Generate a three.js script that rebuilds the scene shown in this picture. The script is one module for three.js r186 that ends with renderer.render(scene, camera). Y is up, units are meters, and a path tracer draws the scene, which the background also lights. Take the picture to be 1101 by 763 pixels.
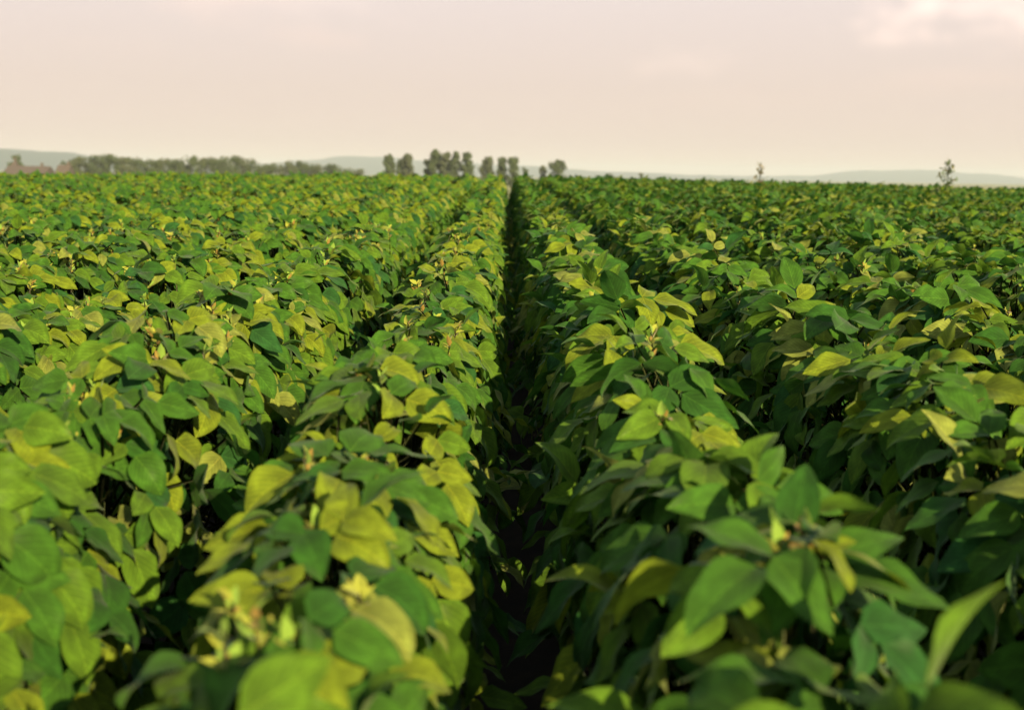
import * as THREE from 'three';
import { mergeGeometries } from 'three/addons/utils/BufferGeometryUtils.js';
import { ImprovedNoise } from 'three/addons/math/ImprovedNoise.js';

// ------------------------------------------------------------------ camera, sky, sun, exposure
const PW = 1101, PH = 763, FOCAL = 1300;               // photograph size, focal length in its pixels
const CAM_H = 1.13;
const scene = new THREE.Scene();
const camera = new THREE.PerspectiveCamera(2 * Math.atan(PH / 2 / FOCAL) * 180 / Math.PI, PW / PH, 0.05, 40000);
camera.position.set(0, CAM_H, 0);
camera.rotation.order = 'YXZ';
camera.rotation.set(-Math.atan((PH / 2 - 189) / FOCAL), -0.006, 0.014);
camera.focus = 3.0;
camera.userData.fStop = 4.5;
camera.updateMatrixWorld(true);

const SUN_AZ = 155 * Math.PI / 180, SUN_EL = 21 * Math.PI / 180;
const sunDir = new THREE.Vector3(Math.cos(SUN_EL) * Math.sin(SUN_AZ), Math.sin(SUN_EL), -Math.cos(SUN_EL) * Math.cos(SUN_AZ));
const sun = new THREE.DirectionalLight(new THREE.Color().setRGB(1.0, 0.77, 0.40), 5);
sun.position.copy(sunDir).multiplyScalar(60);
sun.castShadow = true;
sun.shadow.mapSize.set(4096, 4096);
Object.assign(sun.shadow.camera, { left: -26, right: 26, top: 26, bottom: -26, near: 1, far: 160 });
sun.target.position.set(0, 0, -10);
sun.position.add(sun.target.position);
scene.add(sun, sun.target);

const perlin = new ImprovedNoise();
const fbm = (x, y, z, o = 4) => { let s = 0, a = 0.5; for (let i = 0; i < o; i++) { s += a * perlin.noise(x, y, z); x *= 2.03; y *= 2.03; z *= 2.03; a *= 0.5; } return s; };
const lerp = (a, b, t) => a + (b - a) * t;
const clamp = (v, a = 0, b = 1) => Math.min(b, Math.max(a, v));
const smooth = (a, b, v) => { const t = clamp((v - a) / (b - a)); return t * t * (3 - 2 * t); };

function makeSky() {
  const W = 1024, H = 512, data = new Float32Array(W * H * 4);
  const stops = [[-90, 0.58, 0.50, 0.43], [0, 0.72, 0.53, 0.42], [1.5, 0.62, 0.49, 0.415], [4, 0.61, 0.495, 0.435], [8.5, 0.635, 0.545, 0.52], [18, 0.52, 0.50, 0.51], [40, 0.36, 0.40, 0.46], [90, 0.26, 0.32, 0.40]];
  for (let j = 0; j < H; j++) {
    const el = (j + 0.5) / H * 180 - 90, e = el * Math.PI / 180;
    let k = 0; while (k < stops.length - 2 && el > stops[k + 1][0]) k++;
    const t = clamp((el - stops[k][0]) / (stops[k + 1][0] - stops[k][0]));
    for (let i = 0; i < W; i++) {
      const phi = ((i + 0.5) / W - 0.5) * 2 * Math.PI;                     // atan2(z, x)
      const dx = Math.cos(e) * Math.cos(phi), dy = Math.sin(e), dz = Math.cos(e) * Math.sin(phi);
      const c = [1, 2, 3].map(q => lerp(stops[k][q], stops[k + 1][q], t));
      // thin evening clouds, warm and faint
      const s = 1 / (Math.max(dy, 0) + 0.06);
      const n = fbm(dx * s * 0.62 + 3.1, dz * s * 0.62 + 7.7, 1.3, 5) + 0.35 * fbm(dx * 9 + 2, dy * 34, dz * 9, 4);
      const cl = smooth(0.04, 0.36, n) * smooth(2.5, 7, el) * 0.5;
      c[0] += cl * 0.15; c[1] += cl * 0.07; c[2] += cl * 0.03;
      // the low bank of cloud that shows at the upper right
    const az = Math.atan2(dx, -dz) * 180 / Math.PI;
      for (const [ca, ce, wa, we, am] of [[17.4, 6.8, 1.8, 0.8, 0.26], [21, 7.7, 3.4, 0.9, 0.22], [27, 8.6, 4.8, 1.5, 0.13], [22.5, 6.3, 2.6, 0.7, 0.06], [8, 5.2, 2.0, 0.6, 0.05], [3, 9.3, 3, 0.6, 0.08], [-9, 7.6, 4, 0.6, 0.035]]) {
        const q = Math.hypot((az - ca) / wa, (el - ce) / we) + 2.1 * fbm(az * 0.6, el * 1.7, 4.2, 5);
        const m = smooth(1.35, 0.2, q) * am;
        c[0] += m; c[1] += m * 0.66; c[2] += m * 0.5;
      }
      const o = (j * W + i) * 4, g = 0.565;
      data[o] = c[0] * g; data[o + 1] = c[1] * g; data[o + 2] = c[2] * g; data[o + 3] = 1;
    }
  }
  const t = new THREE.DataTexture(data, W, H, THREE.RGBAFormat, THREE.FloatType);
  t.mapping = THREE.EquirectangularReflectionMapping; t.magFilter = t.minFilter = THREE.LinearFilter; t.wrapS = THREE.RepeatWrapping; t.needsUpdate = true;
  return t;
}
scene.background = scene.environment = makeSky();
scene.fog = new THREE.FogExp2(new THREE.Color().setRGB(0.74, 0.88, 1.0), 0.00016);

const renderer = new THREE.WebGLRenderer({ antialias: true });
renderer.setSize(1024, 709);
renderer.toneMapping = THREE.LinearToneMapping;
renderer.toneMappingExposure = 2.45;
renderer.shadowMap.enabled = true;
renderer.shadowMap.type = THREE.PCFSoftShadowMap;

// ------------------------------------------------------------------ helpers
function rng(seed) { let a = seed >>> 0; const f = () => { a = (a + 0x6D2B79F5) | 0; let t = Math.imul(a ^ (a >>> 15), 1 | a); t = (t + Math.imul(t ^ (t >>> 7), 61 | t)) ^ t; return ((t ^ (t >>> 14)) >>> 0) / 4294967296; }; f.in = (a, b) => a + (b - a) * f(); f.g = () => (f() + f() + f() - 1.5) * 1.15; f.pick = a => a[Math.floor(f() * a.length)]; return f; }
const V = (x, y, z) => new THREE.Vector3(x, y, z);
const UPV = V(0, 1, 0);
const taken = {};
const numbered = n => { const k = taken[n] = (taken[n] ?? -1) + 1; return k ? `${n}_${String(k).padStart(3, '0')}` : n; };
function tag(o, label, category, group, kind) { o.userData = { label }; if (category) o.userData.category = category; if (group) o.userData.group = group; if (kind) o.userData.kind = kind; return o; }
function mesh(name, g, m, parent) { const o = new THREE.Mesh(g, m); o.name = name; o.castShadow = o.receiveShadow = true; parent?.add(o); return o; }
function thing(name, label, category, pos, group) { const o = new THREE.Group(); o.name = numbered(name); o.position.copy(pos); tag(o, label, category, group); scene.add(o); return o; }
function pixelDir(px, py) {
  const s = 1 / FOCAL;
  return V((px - PW / 2) * s, (PH / 2 - py) * s, -1).applyQuaternion(camera.quaternion);
}
// a point straight ahead at a given depth along the rows, from a column and a row of the photograph
function pixelAt(px, py, depth) { const d = pixelDir(px, py); return d.multiplyScalar(depth / -d.z).add(camera.position); }

function tube(pts, r0, r1, radial = 4) {
  const pos = [], nor = [], uv = [], idx = [], n = pts.length;
  for (let i = 0; i < n; i++) {
    const t = pts[Math.min(i + 1, n - 1)].clone().sub(pts[Math.max(i - 1, 0)]).normalize();
    const a = Math.abs(t.y) > 0.9 ? V(1, 0, 0) : UPV, u = V().crossVectors(t, a).normalize(), w = V().crossVectors(u, t), r = lerp(r0, r1, i / (n - 1));
    for (let k = 0; k <= radial; k++) { const q = k / radial * Math.PI * 2, d = u.clone().multiplyScalar(Math.cos(q)).addScaledVector(w, Math.sin(q)); pos.push(pts[i].x + d.x * r, pts[i].y + d.y * r, pts[i].z + d.z * r); nor.push(d.x, d.y, d.z); uv.push(0.5, 0.5); }
    if (i) for (let k = 0; k < radial; k++) { const b = (i - 1) * (radial + 1) + k, c = b + radial + 1; idx.push(b, b + 1, c, b + 1, c + 1, c); }
  }
  const g = new THREE.BufferGeometry();
  g.setAttribute('position', new THREE.Float32BufferAttribute(pos, 3)); g.setAttribute('normal', new THREE.Float32BufferAttribute(nor, 3)); g.setAttribute('uv', new THREE.Float32BufferAttribute(uv, 2)); g.setIndex(idx);
  return g;
}
function tint(g, c) { const n = g.attributes.position.count, a = new Float32Array(n * 3); for (let i = 0; i < n; i++) a.set(c, i * 3); g.setAttribute('color', new THREE.BufferAttribute(a, 3)); return g; }

// ------------------------------------------------------------------ terrain
const ROUND = 15.5, K2 = 0.0056, SLOPE0 = 0.0172, SLOPE1 = -0.03;
const D_END = ROUND + (SLOPE0 - SLOPE1) / K2;
function along(d) {
  if (d < -40) return SLOPE0 * -40;
  if (d < ROUND) return SLOPE0 * d;
  const e = Math.min(d, D_END) - ROUND;
  let y = SLOPE0 * (ROUND + e) - K2 / 2 * e * e;
  if (d > D_END) y += SLOPE1 * (d - D_END);
  return Math.max(y, -4);
}
function ground(x, z) { const q = 0.0017 * x * x / (1 + (x / 15) ** 2); return Math.max(along(-z) - q, -4); }

function buildGround() {
  const near = [0], far = [30]; for (let r = 0.5; r <= 30; r += 0.5) near.push(r); for (let r = 33; r < 8500; r *= 1.14) far.push(r); far.push(8500);
  const sheet = rs => {
  const S = 128, pos = [], uv = [], idx = [];
  rs.forEach((R, i) => { for (let k = 0; k <= S; k++) { const a = k / S * Math.PI * 2, x = R * Math.cos(a), z = R * Math.sin(a) - 8; pos.push(x, ground(x, z), z); uv.push(x, z); if (i && k < S) { const b = (i - 1) * (S + 1) + k, c = b + S + 1; idx.push(b, b + 1, c, b + 1, c + 1, c); } } });
  const g = new THREE.BufferGeometry(); g.setAttribute('position', new THREE.Float32BufferAttribute(pos, 3)); g.setAttribute('uv', new THREE.Float32BufferAttribute(uv, 2)); g.setIndex(idx); g.computeVertexNormals(); return g;
  };
  const N = 256, px = new Uint8Array(N * N * 4), rnd = rng(5);
  for (let j = 0; j < N; j++) for (let i = 0; i < N; i++) { const n = 0.55 + 0.5 * fbm(i / 12, j / 12, 2.2, 4) + 0.2 * (rnd() - 0.5), o = (j * N + i) * 4; px[o] = 60 * n; px[o + 1] = 47 * n; px[o + 2] = 37 * n; px[o + 3] = 255; }
  const t = new THREE.DataTexture(px, N, N); t.colorSpace = THREE.SRGBColorSpace; t.wrapS = t.wrapT = THREE.RepeatWrapping; t.magFilter = THREE.LinearFilter; t.repeat.set(0.7, 0.7); t.needsUpdate = true;
  const o = mesh('ground', sheet(near), new THREE.MeshStandardMaterial({ map: t, roughness: 1, bumpMap: t, bumpScale: 0.02 }), scene);
  tag(o, 'dark bare soil under the soybean rows', null, null, 'structure');
  const M = 256, qx = new Uint8Array(M * M * 4);
  for (let j = 0; j < M; j++) for (let i = 0; i < M; i++) { const n = 0.8 + 0.35 * fbm(i / 10, j / 23, 6.2, 4), f = perlin.noise(i / 40, j / 64, 9.1) > 0.05 ? 1 : 0, o = (j * M + i) * 4; qx[o] = (f ? 150 : 128) * n; qx[o + 1] = (f ? 148 : 142) * n; qx[o + 2] = (f ? 104 : 78) * n; qx[o + 3] = 255; }
  const u = new THREE.DataTexture(qx, M, M); u.colorSpace = THREE.SRGBColorSpace; u.wrapS = u.wrapT = THREE.RepeatWrapping; u.magFilter = THREE.LinearFilter; u.repeat.set(1 / 1400, 1 / 900); u.needsUpdate = true;
  tag(mesh('plain', sheet(far), new THREE.MeshStandardMaterial({ map: u, roughness: 1 }), scene), 'pale farmland plain beyond the crest of the field', null, null, 'structure');
}
buildGround();

// far hills: low ridges, real terrain far out on the plain
const hillMat = new THREE.MeshStandardMaterial({ color: new THREE.Color().setRGB(0.028, 0.055, 0.058), roughness: 1 });
function hill(label, pts, D, seed) {
  const top = [], n = 90, pos = [], idx = [];
  for (let i = 0; i <= n; i++) {
    const px = lerp(pts[0][0], pts[pts.length - 1][0], i / n);
    let k = 0; while (k < pts.length - 2 && px > pts[k + 1][0]) k++;
    const t = smooth(0, 1, (px - pts[k][0]) / (pts[k + 1][0] - pts[k][0])), p = pixelAt(px, lerp(pts[k][1], pts[k + 1][1], t), D);
    p.y += fbm(px * 0.05, seed, 0.4, 4) * D * 0.0012; top.push(p);
  }
  const prof = [[-0.14, 0], [-0.09, 0.35], [-0.045, 0.78], [0, 1], [0.06, 0.7], [0.16, 0]];
  top.forEach((p, i) => prof.forEach(([f, h], k) => {
    pos.push(p.x * (1 + f), lerp(-6, Math.max(p.y, -5), h), p.z * (1 + f));
    if (i && k) { const b = (i - 1) * prof.length + k - 1, c = b + prof.length; idx.push(b, c, b + 1, b + 1, c, c + 1); }
  }));
  const g = new THREE.BufferGeometry(); g.setAttribute('position', new THREE.Float32BufferAttribute(pos, 3)); g.setIndex(idx); g.computeVertexNormals();
  tag(mesh(numbered('hills'), g, hillMat, scene), label, null, null, 'structure');
}
hill('long blue wooded ridge behind the farm roofs', [[-420, 178], [-250, 163], [-80, 158], [0, 160], [60, 163], [120, 169], [190, 177], [260, 182]], 3700, 1.5);
hill('pale distant hills behind the poplars', [[150, 184], [260, 177], [335, 172], [370, 167.5], [405, 168], [460, 173], [560, 178], [650, 184], [760, 188], [830, 193]], 6000, 4.5);
hill('faint flat-topped hill behind the tall weed', [[600, 192], [700, 188], [790, 189], [870, 189], [925, 183], [1000, 182.5], [1060, 187], [1130, 194], [1250, 197], [1450, 206]], 7200, 8.5);

// ------------------------------------------------------------------ soybean leaves
const leafTexture = (() => {
  const W = 192, H = 128, c = new Uint8Array(W * H * 4), b = new Uint8Array(W * H * 4);
  for (let j = 0; j < H; j++) for (let i = 0; i < W; i++) {
    const u = i / (W - 1), s = Math.abs(j / (H - 1) - 0.5) * 2;
    const w = Math.max(0.05, Math.pow(Math.sin(Math.PI * Math.pow(clamp(u, 0.002, 0.998), 0.72)), 0.8)), d = s * w;
    const mid = Math.exp(-((d / 0.022) ** 2));
    const ph = (u - 0.42 * d) * 8.5 + 0.15, f = Math.abs(ph - Math.round(ph));
    const side = Math.exp(-((f / 0.075) ** 2)) * smooth(1.0, 0.7, s) * (u < 0.97 ? 1 : 0);
    const net = Math.abs(fbm(u * 26, d * 17, 0.7, 3));
    const patch = fbm(u * 4 + 9, (j / H) * 3, 5.5, 4);
    const v = clamp(0.74 + 0.30 * patch + 0.12 * net + 0.13 * side + 0.25 * mid, 0.35, 1), o = (j * W + i) * 4;
    c[o] = 255 * clamp(v * (0.97 + 0.04 * side + 0.12 * mid)); c[o + 1] = 255 * clamp(v); c[o + 2] = 255 * clamp(v * 0.94); c[o + 3] = 255;
    const h = 255 * clamp(0.7 - 0.5 * mid - 0.22 * side + 0.4 * net); b[o] = b[o + 1] = b[o + 2] = h; b[o + 3] = 255;
  }
  const mk = (a, srgb) => { const t = new THREE.DataTexture(a, W, H); if (srgb) t.colorSpace = THREE.SRGBColorSpace; t.magFilter = THREE.LinearFilter; t.needsUpdate = true; return t; };
  return [mk(c, true), mk(b, false)];
})();
// base colours: deep green, mid green, bluish green, bright green, yellow green, pale yellow green
const TINTS = { deep: [0.046, 0.165, 0.020], mid: [0.078, 0.22, 0.022], blue: [0.040, 0.165, 0.038], bright: [0.145, 0.29, 0.022], yellow: [0.27, 0.365, 0.024], pale: [0.34, 0.41, 0.085] };
const leafProps = { map: leafTexture[0], bumpMap: leafTexture[1], bumpScale: 0.0006, roughness: 1, specularIntensity: 0.2, transmission: 0.44, thickness: 0, clearcoat: 0.08, clearcoatRoughness: 0.4, side: THREE.DoubleSide };
const leafMats = {};
for (const k in TINTS) leafMats[k] = new THREE.MeshPhysicalMaterial({ ...leafProps, color: new THREE.Color().setRGB(...TINTS[k]) });
const leafVertexMat = new THREE.MeshPhysicalMaterial({ ...leafProps, vertexColors: true });
const STALK = [0.15, 0.20, 0.04], STEM = [0.10, 0.13, 0.04];
const stalkMat = new THREE.MeshStandardMaterial({ color: new THREE.Color().setRGB(...STALK), roughness: 0.7 });
const stemMat = new THREE.MeshStandardMaterial({ color: new THREE.Color().setRGB(...STEM), roughness: 0.8 });
const shootMat = new THREE.MeshPhysicalMaterial({ vertexColors: true, roughness: 1, transmission: 0.25, thickness: 0, side: THREE.DoubleSide });

function leafGeo(W, fold, curl, twist, wave, nu, nv, seed) {   // unit length along +x, upper face +y
  const pos = [], uv = [], idx = [], rnd = rng(seed), p1 = rnd() * 6, p2 = rnd() * 6;
  let x = 0, y = 0;
  for (let i = 0; i <= nu; i++) {
    const t = i / nu, a = curl * (t - 0.25) * (0.6 + t);
    if (i) { x += Math.cos(a) / nu; y -= Math.sin(a) / nu; }
    const w = W / 2 * Math.pow(Math.max(0, Math.sin(Math.PI * Math.pow(clamp(t, 0, 0.9999), 0.72))), 0.8) * (1 - 0.12 * t) + 0.0015;
    for (let k = 0; k <= nv; k++) {
      const s = k / nv * 2 - 1, z = s * w, tw = twist * t, lift = Math.abs(z) * Math.tan(fold) * (1 - 0.35 * Math.abs(s)) + wave * Math.sin(t * 9 + (s > 0 ? p1 : p2)) * Math.abs(s) ** 2 * w * 2;
      const zz = z * Math.cos(tw) - lift * Math.sin(tw), yy = lift * Math.cos(tw) + z * Math.sin(tw);
      pos.push(x + yy * Math.sin(a), y + yy * Math.cos(a), zz); uv.push(t, k / nv);
      if (i && k) { const b = (i - 1) * (nv + 1) + k - 1, c = b + nv + 1; idx.push(b, b + 1, c, b + 1, c + 1, c); }
    }
  }
  const g = new THREE.BufferGeometry(); g.setAttribute('position', new THREE.Float32BufferAttribute(pos, 3)); g.setAttribute('uv', new THREE.Float32BufferAttribute(uv, 2)); g.setIndex(idx); g.computeVertexNormals();
  return g;
}
const shapeArgs = []; { const r = rng(77); for (let i = 0; i < 10; i++) shapeArgs.push([lerp(0.74, 0.50, i / 9) + r.in(-0.03, 0.03), r.in(0.12, 0.5), r.in(0.1, 1.0), r.in(-0.4, 0.4), r.in(0.05, 0.14)]); shapeArgs.push([0.56, 0.45, 0.35, 0.2, 0.08], [0.52, 0.5, 0.7, -0.2, 0.07]); }
const leafNear = shapeArgs.map((a, i) => leafGeo(...a, 8, 4, i)), leafFar = shapeArgs.map((a, i) => leafGeo(...a, 5, 2, i));
const stalkShapes = [0.10, 0.2, -0.12].map(b => tube([0, 0.33, 0.67, 1].map(t => V(t, b * Math.sin(Math.PI * t), 0)), 0.017, 0.012, 4));
const basis = (f, n) => { const x = f.clone().normalize(), z = V().crossVectors(x, n).normalize(), y = V().crossVectors(z, x); return new THREE.Matrix4().makeBasis(x, y, z); };

// one plant as a list of pieces, in its own axes (row along z, ground at 0)
function pickTint(x, table) { for (const [c, p] of table) { if ((x -= p) < 0) return c; } return 'mid'; }
const MIX = {
  bushy: [['deep', 0.12], ['mid', 0.27], ['blue', 0.05], ['bright', 0.31], ['yellow', 0.20], ['pale', 0.05]],
  broad: [['deep', 0.16], ['mid', 0.29], ['blue', 0.07], ['bright', 0.26], ['yellow', 0.14], ['pale', 0.08]],
};
function plantPlan(seed, kind, flagShare = 1) {
  const r = rng(seed), A = kind === 'bushy', top = (A ? 0.80 : 0.795) * r.in(0.97, 1.03), leaves = [], shoots = [];
  let flags = 0;
  const lean = r.g() * 0.02, stem = [0, 0.3, 0.65, 1].map(t => V(lean * t + 0.006 * Math.sin(t * 7 + seed), t * (top - 0.12), 0.02 * Math.sin(t * 4 + seed)));
  const nCrest = A ? 15 : 14, nSide = 10, nLow = 3;
  for (let i = 0; i < nCrest + nSide + nLow; i++) {
    const part = i < nCrest ? 'crest' : i < nCrest + nSide ? 'side' : 'low', k = i - nCrest, sg = i % 2 ? -1 : 1;
    const v = r.in(-0.085, 0.085);
    let u, P, droop, flag = false;
    if (part === 'crest') {
      u = (((i + 0.5) / nCrest) * 2 - 1) * 0.98 + r.g() * 0.13;
      P = V(u * 0.115 + lean, top - 0.02 - 0.22 * Math.pow(Math.abs(u), 2.2) + r.g() * 0.02, v);
      flag = r() < (A ? 0.06 : 0.15) * flagShare;
      droop = flag ? r.in(-1.15, -0.25) : lerp(0.10, 1.2, Math.min(Math.abs(u), 1.1) ** 1.2) + r.g() * 0.26;
    } else if (part === 'side') {
      const t = (Math.floor(k / 2) + r()) / (nSide / 2); u = sg;
      P = V(sg * lerp(0.09, 0.14, t) + lean + r.g() * 0.012, top - lerp(0.10, 0.40, t), v); droop = r.in(0.75, 1.35);
    } else { u = sg; P = V(sg * r.in(0.10, 0.20) + lean, top - r.in(0.34, 0.52), v); droop = r.in(0.15, 0.9); }
    if (flag) flags++;
    const base = V(lean * 0.6 + r.g() * 0.008, clamp(P.y - r.in(0.06, 0.16) - 0.03, 0.12, top - 0.13), r.g() * 0.01);
    const az = Math.atan2(r.g() * (part === 'crest' ? 0.9 : 0.7) + Math.sign(v) * 0.35, u * 1.5 + Math.sign(u) * 0.25 + r.g() * 0.35);
    const f = V(Math.cos(az) * Math.cos(droop), -Math.sin(droop), Math.sin(az) * Math.cos(droop));
    const face = part !== 'crest' || flag ? 0 : 0.7 * smooth(-0.75, 0.2, u) * r.in(0.3, 1.4);
    const side = V().crossVectors(f, UPV).normalize(), nrm = V().crossVectors(side, f).normalize().applyAxisAngle(f.clone().normalize(), r.g() * (part === 'side' ? 0.35 : 0.45)).addScaledVector(sunDir, face).normalize();
    const L = (A ? r.in(0.054, 0.084) : r.in(0.068, 0.104)) * (flag ? 0.9 : 1) * (part === 'crest' ? 1 : 1.08);
    const table = MIX[kind], own = pickTint(r(), table), kids = [];
    for (const q of [0, 1, -1]) {
      const turn = q * r.in(0.95, 1.4), d = f.clone().applyAxisAngle(nrm, turn);
      d.y -= q ? r.in(-0.05, 0.35) * (flag ? 0.2 : 1) : 0; d.normalize();
      const nn = nrm.clone().applyAxisAngle(d, r.g() * 0.45 + q * 0.15);
      const m = basis(d, nn), len = L * (q ? r.in(0.82, 0.98) : 1.05), at = P.clone().addScaledVector(f, q ? 0 : 0.022);
      m.scale(V(len, len, len)); m.setPosition(at);
      kids.push({ m, shape: flag ? 10 + Math.floor(r() * 2) : Math.floor(r() * 6) + (A ? 0 : 4), c: r() < 0.72 ? own : pickTint(r(), table) });
    }
    const d = P.clone().sub(base), len = d.length(), sm = basis(d, Math.abs(d.y) > 0.95 * len ? V(1, 0, 0) : UPV); sm.scale(V(len, len, len)); sm.setPosition(base);
    leaves.push({ stalk: sm, bend: Math.floor(r() * 3), kids });
  }
  // young shoots at the top: narrow unfolding leaflets and bud clusters
  const ns = A ? (r() < 0.5 ? 2 : 3) : (r() < 0.35 ? 1 : 0);
  for (let i = 0; i < ns; i++) shoots.push({ at: V(lean + r.g() * 0.06, top - r.in(0.05, 0.09), r.g() * 0.05), seed: seed * 7 + i, A });
  return { stem, leaves, shoots, top, flags };
}
function shootGeo(s, near) {
  const r = rng(s.seed), parts = [], n = near ? 11 : 6;
  const h = r.in(0.03, 0.06), axis = V(r.g() * 0.25, 1, r.g() * 0.25).normalize();
  parts.push(tint(tube([V(0, -0.06, 0), V(0, 0, 0), axis.clone().multiplyScalar(h)], 0.0022, 0.0014, 3), [0.22, 0.22, 0.03]));
  for (let i = 0; i < n; i++) {
    const t = r.in(0.25, 1), d = V(r.g(), r.in(0.3, 1.3), r.g()).normalize(), L = r.in(0.014, 0.028), x = r();
    const g = leafGeo(r.in(0.3, 0.55), 0.6, r.in(-0.3, 0.6), 0, 0.03, 3, 2, s.seed + i), m = basis(d, V(r.g(), 0.3, r.g()).add(UPV)); m.scale(V(L, L, L)); m.setPosition(axis.clone().multiplyScalar(h * t)); g.applyMatrix4(m);
    parts.push(tint(g, x < 0.14 ? [0.27, 0.18, 0.03] : x < 0.55 ? [0.26, 0.30, 0.03] : [0.16, 0.28, 0.03]));
  }
  for (let i = 0; i < (near ? 3 : 1); i++) { const g = new THREE.IcosahedronGeometry(r.in(0.0015, 0.003), 0), gi = g; const p = axis.clone().multiplyScalar(h * r.in(0.1, 0.9)).add(V(r.g() * 0.012, r.g() * 0.008, r.g() * 0.012)); gi.scale(1, 1.6, 1); gi.translate(p.x, p.y, p.z); gi.setIndex([...Array(gi.attributes.position.count).keys()]); parts.push(tint(gi, r() < 0.35 ? [0.24, 0.17, 0.03] : [0.24, 0.26, 0.03])); }
  return mergeGeometries(parts);
}
const shootBank = { near: [], far: [] };
for (let i = 0; i < 14; i++) { shootBank.near.push(shootGeo({ seed: 900 + i }, true)); shootBank.far.push(shootGeo({ seed: 900 + i }, false)); }

// where the plants stand
const SPACING = 0.425, STEP = 0.13, FURROW = 0.04;
const spots = [];
for (let row = -38; row < 38; row++) {
  const x0 = FURROW + (row + 0.5) * SPACING, r = rng(1000 + row);
  for (let d = -1.6; d < 24; d += STEP) {
    const jx = r.g() * 0.014 + 0.022 * perlin.noise(row * 3.7, d * 0.5, 0.3), jz = r.g() * 0.025, sz = r.in(0.97, 1.03) * (1 + 0.05 * perlin.noise(row * 5.1, d * 0.9, 2.3)), yaw = r.g() * 0.16, seed = Math.floor(r() * 1e6);
    const x = x0 + jx, z = -(d + jz), dd = d + jz;
    if (Math.abs(x) > 0.46 * Math.max(dd, 0) + 1.9) continue;
    const seen = dd > 0.42 && Math.abs(x - 0.006 * dd) < 0.44 * dd + 0.13;
    spots.push({ x, z, d: dd, row, sz, yaw, seed, seen, kind: row < 0 ? 'bushy' : 'broad' });
  }
}
const near = new Set(spots.filter(s => s.seen).sort((a, b) => Math.hypot(a.x, a.d) - Math.hypot(b.x, b.d)).slice(0, 300));
const rowWords = r => r === 0 || r === -1 ? 'beside the central furrow' : r === 1 || r === -2 ? 'in second row from furrow' : 'several rows from furrow';
function plantWords(s, plan) {
  const leaf = s.kind === 'bushy' ? 'small-leaved' : 'broad-leaved', n = plan.shoots.length, f = plan.flags;
  const shoots = ['no shoots', 'one shoot', 'two shoots', 'three shoots'][n], flag = f ? 'upturned leaf' : 'drooping leaves';
  return [`${leaf} soybean plant with ${shoots}, ${flag}, ${rowWords(s.row)}`, `${leaf} soybean plants ${rowWords(s.row)}`];
}
const tmp = new THREE.Matrix4();
for (const s of [...near].sort((a, b) => a.d - b.d)) {
  const plan = plantPlan(s.seed, s.kind, s.d < 1.1 ? 0.55 : 1), [label, group] = plantWords(s, plan);
  const p = thing('soybean_plant', label, 'soybean plant', V(s.x, ground(s.x, s.z), s.z), group);
  p.rotation.y = s.yaw; p.scale.setScalar(s.sz);
  mesh('stem', tube(plan.stem, 0.005, 0.003, 5), stemMat, p);
  for (const l of plan.leaves) {
    const st = mesh('leaf_stalk', stalkShapes[l.bend], stalkMat, p); l.stalk.decompose(st.position, st.quaternion, st.scale);
    tmp.copy(l.stalk).invert();
    for (const k of l.kids) { const o = mesh('leaflet', leafNear[k.shape], leafMats[k.c], st); tmp.clone().multiply(k.m).decompose(o.position, o.quaternion, o.scale); }
  }
  for (const sh of plan.shoots) { const o = mesh('shoot_tip', shootBank.near[sh.seed % 14], shootMat, p); o.position.copy(sh.at); o.rotation.y = sh.seed; }
}
// the rest of the crop, beyond the nearest plants
const field = new THREE.Group(); field.name = 'soybean_field'; tag(field, 'soybean rows receding to the crest of the field', null, null, 'stuff'); scene.add(field);
for (const kind of ['bushy', 'broad']) {
  const rest = spots.filter(s => !near.has(s) && s.kind === kind), NV = 14, lists = Array.from({ length: NV }, () => []);
  rest.forEach(s => lists[s.seed % NV].push(s));
  lists.forEach((list, v) => {
    const plan = plantPlan(4000 + v * 13 + (kind === 'bushy' ? 1 : 0), kind), parts = [tint(tube(plan.stem, 0.005, 0.003, 3), STEM)];
    for (const l of plan.leaves) {
      parts.push(tint(stalkShapes[l.bend].clone().applyMatrix4(l.stalk), STALK));
      for (const k of l.kids) parts.push(tint(leafFar[k.shape].clone().applyMatrix4(k.m), TINTS[k.c]));
    }
    for (const sh of plan.shoots) parts.push(shootBank.far[sh.seed % 14].clone().rotateY(sh.seed).translate(sh.at.x, sh.at.y, sh.at.z));
    const im = new THREE.InstancedMesh(mergeGeometries(parts), leafVertexMat, list.length); im.name = 'soybean_canopy'; im.castShadow = im.receiveShadow = true; im.userData.kind = 'stuff';
    const q = new THREE.Quaternion();
    list.forEach((s, i) => im.setMatrixAt(i, new THREE.Matrix4().compose(V(s.x, ground(s.x, s.z), s.z), q.setFromAxisAngle(UPV, s.yaw), V(s.sz, s.sz, s.sz))));
    field.add(im);
  });
}

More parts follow.
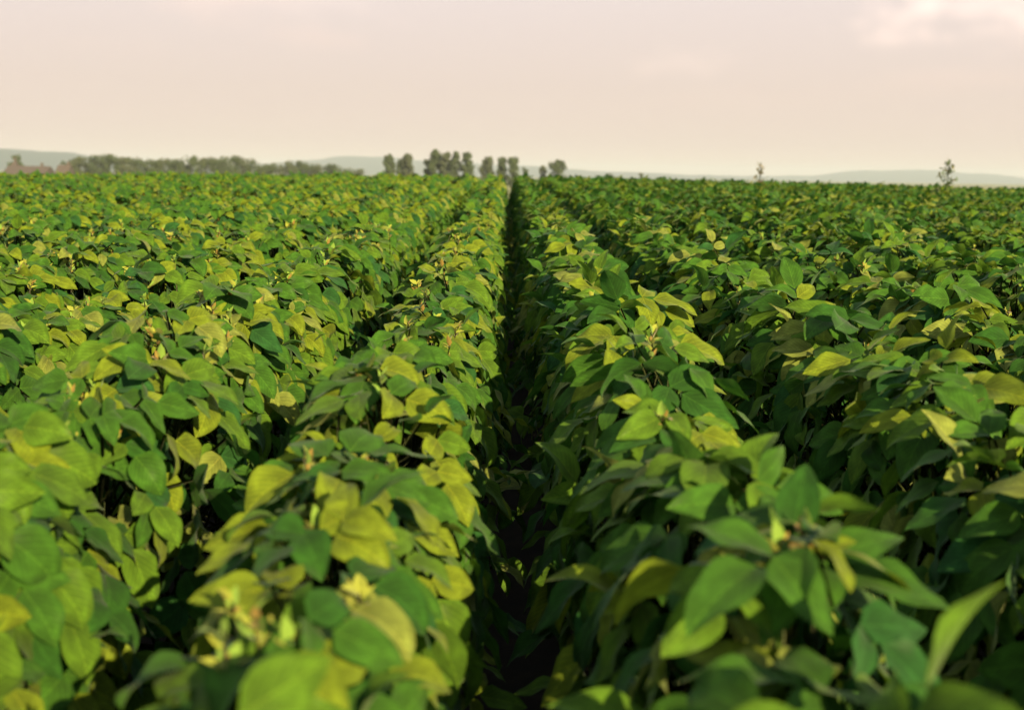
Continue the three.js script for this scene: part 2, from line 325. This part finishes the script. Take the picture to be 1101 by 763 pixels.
// ------------------------------------------------------------------ two weeds standing above the crop
function weed(label, px, pyTop, depth, spread, seed, bare) {
  const t = pixelAt(px, pyTop, depth), y0 = ground(t.x, t.z), H = t.y - y0, r = rng(seed);
  const w = thing('tall_weed', label, 'weed', V(t.x, y0, t.z));
  const stem = [0, 0.3, 0.6, 0.85, 1].map((q, i) => V(0.03 * Math.sin(q * 5 + seed) * (i ? 1 : 0), H * q, 0.02 * Math.sin(q * 3)));
  mesh('stem', tube(stem, 0.011, 0.004, 5), stemMat, w);
  for (let i = 0; i < 16; i++) {
    const q = lerp(0.55, 0.97, i / 15), b = V(0.03 * Math.sin(q * 5 + seed), H * q, 0), a = i * 2.4 + r.g() * 0.4, L = lerp(spread, spread * 0.35, (q - 0.55) / 0.42) * r.in(0.7, 1.1);
    const tip = V(Math.cos(a) * L, L * r.in(0.5, 1.1), Math.sin(a) * L);
    const br = mesh('branch', tube([V(0, 0, 0), tip.clone().multiplyScalar(0.5).add(V(0, -0.01, 0)), tip], 0.003, 0.0015, 4), stemMat, w); br.position.copy(b);
    const n = bare ? 8 : 12, parts = [];
    for (let k = 0; k < n; k++) { const d = V(r.g(), r.in(-0.4, 1), r.g()).normalize(), l = r.in(0.03, 0.075), m = basis(d, V(r.g() * 0.8, 1, r.g() * 0.8)), g = leafGeo(0.42, 0.3, 0.4, 0, 0.03, 3, 2, seed * 50 + k); m.scale(V(l, l, l)); m.setPosition(tip.clone().multiplyScalar(r.in(0.3, 1.02))); g.applyMatrix4(m); parts.push(tint(g, bare ? (r() < 0.6 ? [0.20, 0.16, 0.06] : [0.14, 0.16, 0.05]) : (r() < 0.3 ? [0.16, 0.16, 0.06] : [0.09, 0.15, 0.05]))); }
    const f = mesh('foliage', mergeGeometries(parts), shootMat, br); f.userData.kind = 'stuff';
  }
}
weed('lone brownish seeding weed with a short tuft above the crop', 816, 176.5, 16.5, 0.15, 3, true);
weed('lone tall green weed with upright branches rising above the crop', 1021, 174, 15, 0.19, 8, false);

// ------------------------------------------------------------------ trees on the plain
const barkMat = new THREE.MeshStandardMaterial({ color: new THREE.Color().setRGB(0.09, 0.075, 0.06), roughness: 1 });
const crownMats = [[0.045, 0.074, 0.024], [0.056, 0.078, 0.034], [0.04, 0.066, 0.024]].map(c => new THREE.MeshPhysicalMaterial({ color: new THREE.Color().setRGB(...c), roughness: 1, transmission: 0.2, thickness: 0, side: THREE.DoubleSide }));
function tree(name, label, group, px, pyTop, D, wpx, shape, seed) {
  const t = pixelAt(px, pyTop, D), y0 = ground(t.x, t.z), H = t.y - y0, R = wpx / FOCAL * D / 2, r = rng(seed);
  const o = thing(name, label, 'tree', V(t.x, y0, t.z), group);
  const trunk = mesh('trunk', tube([V(0, -0.2, 0), V(0.15 * r.g(), H * 0.3, 0.1), V(0.2 * r.g(), H * 0.62, 0), V(0.1 * r.g(), H * 0.9, 0)], H * 0.022, H * 0.004, 7), barkMat, o);
  const limbs = [], clumps = [], nc = shape === 'column' ? 30 : 28;
  for (let i = 0; i < nc; i++) {
    const q = shape === 'column' ? lerp(0.2, 0.95, (i + 0.5) / nc) : lerp(0.2, 0.92, r());
    const w = shape === 'column' ? R * (0.5 + 0.5 * Math.sin(Math.PI * Math.pow(clamp((q - 0.12) / 0.9), 0.8))) : R * Math.sqrt(Math.max(0.08, 1 - ((q - 0.45) / 0.55) ** 2));
    const a = i * 2.4 + r.g(), rr = w * Math.sqrt(r()) * 0.8, c = V(Math.cos(a) * rr, H * q, Math.sin(a) * rr), cr = (shape === 'column' ? R * 0.42 : R * 0.34) * r.in(0.6, 1.35);
    c.y = Math.min(c.y, H - cr * r.in(0.8, 1.05)); clumps.push([c, cr]); limbs.push(tube([V(0, Math.max(H * 0.15, c.y - rr - H * 0.08), 0), c], H * 0.006, H * 0.002, 4));
  }
  mesh('limb', mergeGeometries(limbs), barkMat, trunk);
  const pos = [], nor = [];
  for (const [c, cr] of clumps) for (let k = 0; k < 90; k++) {
    const d = V(r.g(), r.g(), r.g()).normalize(), rad = cr * Math.pow(r(), 0.45), p = c.clone().addScaledVector(d, rad); p.y = Math.max(p.y, H * 0.1);
    const n = d.clone().add(V(r.g(), r.g(), r.g()).multiplyScalar(0.8)).normalize(), u = V().crossVectors(n, V(r.g(), r.g(), r.g())).normalize(), w = V().crossVectors(n, u), s = H * r.in(0.018, 0.036);
    const a = p.clone().addScaledVector(u, s), b = p.clone().addScaledVector(w, s * 0.7), e = p.clone().addScaledVector(u, -s), f = p.clone().addScaledVector(w, -s * 0.7);
    for (const q of [a, b, e, a, e, f]) { pos.push(q.x, q.y, q.z); nor.push(n.x, n.y, n.z); }
  }
  const g = new THREE.BufferGeometry(); g.setAttribute('position', new THREE.Float32BufferAttribute(pos, 3)); g.setAttribute('normal', new THREE.Float32BufferAttribute(nor, 3));
  const cm = mesh('crown', g, crownMats[seed % 3], o);
  return o;
}
const poplars = [[418, 165.5, 13], [432, 170, 12], [438, 164.5, 14], [461, 170, 12], [468, 160, 15], [479, 163, 12], [489.5, 162.5, 13], [502.5, 163, 13], [523, 168, 15], [540, 168, 12], [551.5, 168, 14]];
poplars.forEach(([x, y, w], i) => tree('poplar_tree', i < 3 ? 'slender poplar in the pair of clumps nearest the long tree line' : i < 8 ? 'tall slender poplar in the tallest clump on the horizon' : 'slender poplar in the clump lined up with the central furrow',
  i < 3 ? 'poplars nearest the tree line' : i < 8 ? 'tallest poplars' : 'poplars over the furrow', x, y, 370 + (i * 37) % 40, w * 1.15, 'column', 200 + i));
tree('small_tree', 'small low tree beside the poplar clump over the furrow', null, 564, 178, 430, 9, 'round', 231);
tree('small_tree', 'thin small tree touching the lone round tree', null, 584, 176.5, 430, 10, 'round', 232);
tree('round_tree', 'lone dark round tree standing apart from the poplars', null, 600, 171, 420, 24, 'round', 233);
tree('small_tree', 'lone low bush on the horizon between the round tree and the weeds', 'low horizon bushes', 657, 186.5, 620, 12, 'round', 234);
tree('small_tree', 'lone low bush on the horizon between the round tree and the weeds', 'low horizon bushes', 689, 185.5, 620, 8, 'round', 235);
{ // the long hedge of trees between the farm and the poplars
  const line = [[72, 171], [86, 168], [101, 165.5], [116, 165], [131, 168], [146, 169], [161, 168.5], [176, 169], [191, 170], [205, 167], [220, 168], [234, 169], [247, 166.5], [262, 168], [276, 172], [290, 175], [309, 171], [322, 172], [334, 176], [345, 176], [358, 175.5], [371, 179], [383, 181]];
  const r = rng(61);
  line.forEach(([x, y], i) => tree('hedgerow_tree', x > 300 ? 'low rounded tree at the thinning end of the long tree line' : 'dark leafy tree in the long tree line beside the farm', x > 300 ? 'trees at the end of the tree line' : 'trees of the long tree line', x + r.g() * 2, y, 390 + r() * 60, 25 + r() * 8, 'round', 300 + i));
  tree('farm_tree', 'round olive tree behind the brown farm roof', null, 16.5, 166, 440, 19, 'round', 351);
}
// ------------------------------------------------------------------ the farm at the edge of the plain
{
  const roofMat = new THREE.MeshStandardMaterial({ color: new THREE.Color().setRGB(0.07, 0.056, 0.05), roughness: 0.9 }), wallMat = new THREE.MeshStandardMaterial({ color: new THREE.Color().setRGB(0.26, 0.23, 0.20), roughness: 0.9 }), darkMat = new THREE.MeshStandardMaterial({ color: new THREE.Color().setRGB(0.05, 0.045, 0.04), roughness: 0.6 });
  function house(name, label, x0, x1, pyRidge, D, deep, eave, hip) {
    const a = pixelAt(x0, pyRidge, D), b = pixelAt(x1, pyRidge, D), y0 = ground(a.x, a.z), L = (b.x - a.x), H = a.y - y0, E = H * eave;
    const o = thing(name, label, 'farm building', V((a.x + b.x) / 2, y0, a.z));
    const wall = new THREE.BoxGeometry(L - 0.6, E, deep - 0.8); wall.translate(0, E / 2, 0); mesh('wall', wall, wallMat, o);
    const hl = L / 2, hd = deep / 2, rl = hip ? Math.max(hl - hd * 0.9, 0.25) : hl;
    const c = [[-hl, E, hd], [hl, E, hd], [hl, E, -hd], [-hl, E, -hd], [-rl, H, 0], [rl, H, 0], [-hl, E - 0.25, hd], [hl, E - 0.25, hd], [hl, E - 0.25, -hd], [-hl, E - 0.25, -hd]];
    const f = [[0, 1, 5], [0, 5, 4], [2, 3, 4], [2, 4, 5], [1, 2, 5], [3, 0, 4], [6, 7, 1], [6, 1, 0], [8, 9, 3], [8, 3, 2], [7, 8, 2], [7, 2, 1], [9, 6, 0], [9, 0, 3], [6, 9, 8], [6, 8, 7]];
    const g = new THREE.BufferGeometry(); g.setAttribute('position', new THREE.Float32BufferAttribute(f.flat().flatMap(i => c[i]), 3)); g.computeVertexNormals();
    const roof = mesh('roof', g, roofMat, o);
    const ch = new THREE.BoxGeometry(0.7, 1.6, 0.7); ch.translate(rl * 0.6, H + 0.3, 0); mesh('chimney', ch, roofMat, roof);
    const nw = Math.max(2, Math.round(L / 4));
    for (let i = 0; i < nw; i++) { const w = new THREE.BoxGeometry(1.1, 1.3, 0.12); w.translate(lerp(-hl + 2, hl - 2, nw > 1 ? i / (nw - 1) : 0.5), E * 0.55, (deep - 0.8) / 2 + 0.02); mesh('window', w, darkMat, o); }
    return o;
  }
  house('long_barn', 'long low barn with a brown roof at the foot of the blue ridge', 8, 54, 178, 400, 11, 0.55, false);
  const t = house('farm_house', 'taller farmhouse with a steep brown roof rising over the long barn', 9, 22, 173, 415, 8, 0.55, true);
  const fin = new THREE.CylinderGeometry(0.06, 0.12, 2.2, 6); const top = pixelAt(16, 173, 415).y - t.position.y; fin.translate(0, top + 0.9, 0); mesh('roof_finial', fin, roofMat, t);
  house('gabled_shed', 'small shed with pale walls at the near end of the long tree line', 62, 76, 177, 395, 7, 0.6, false);
}
renderer.render(scene, camera);
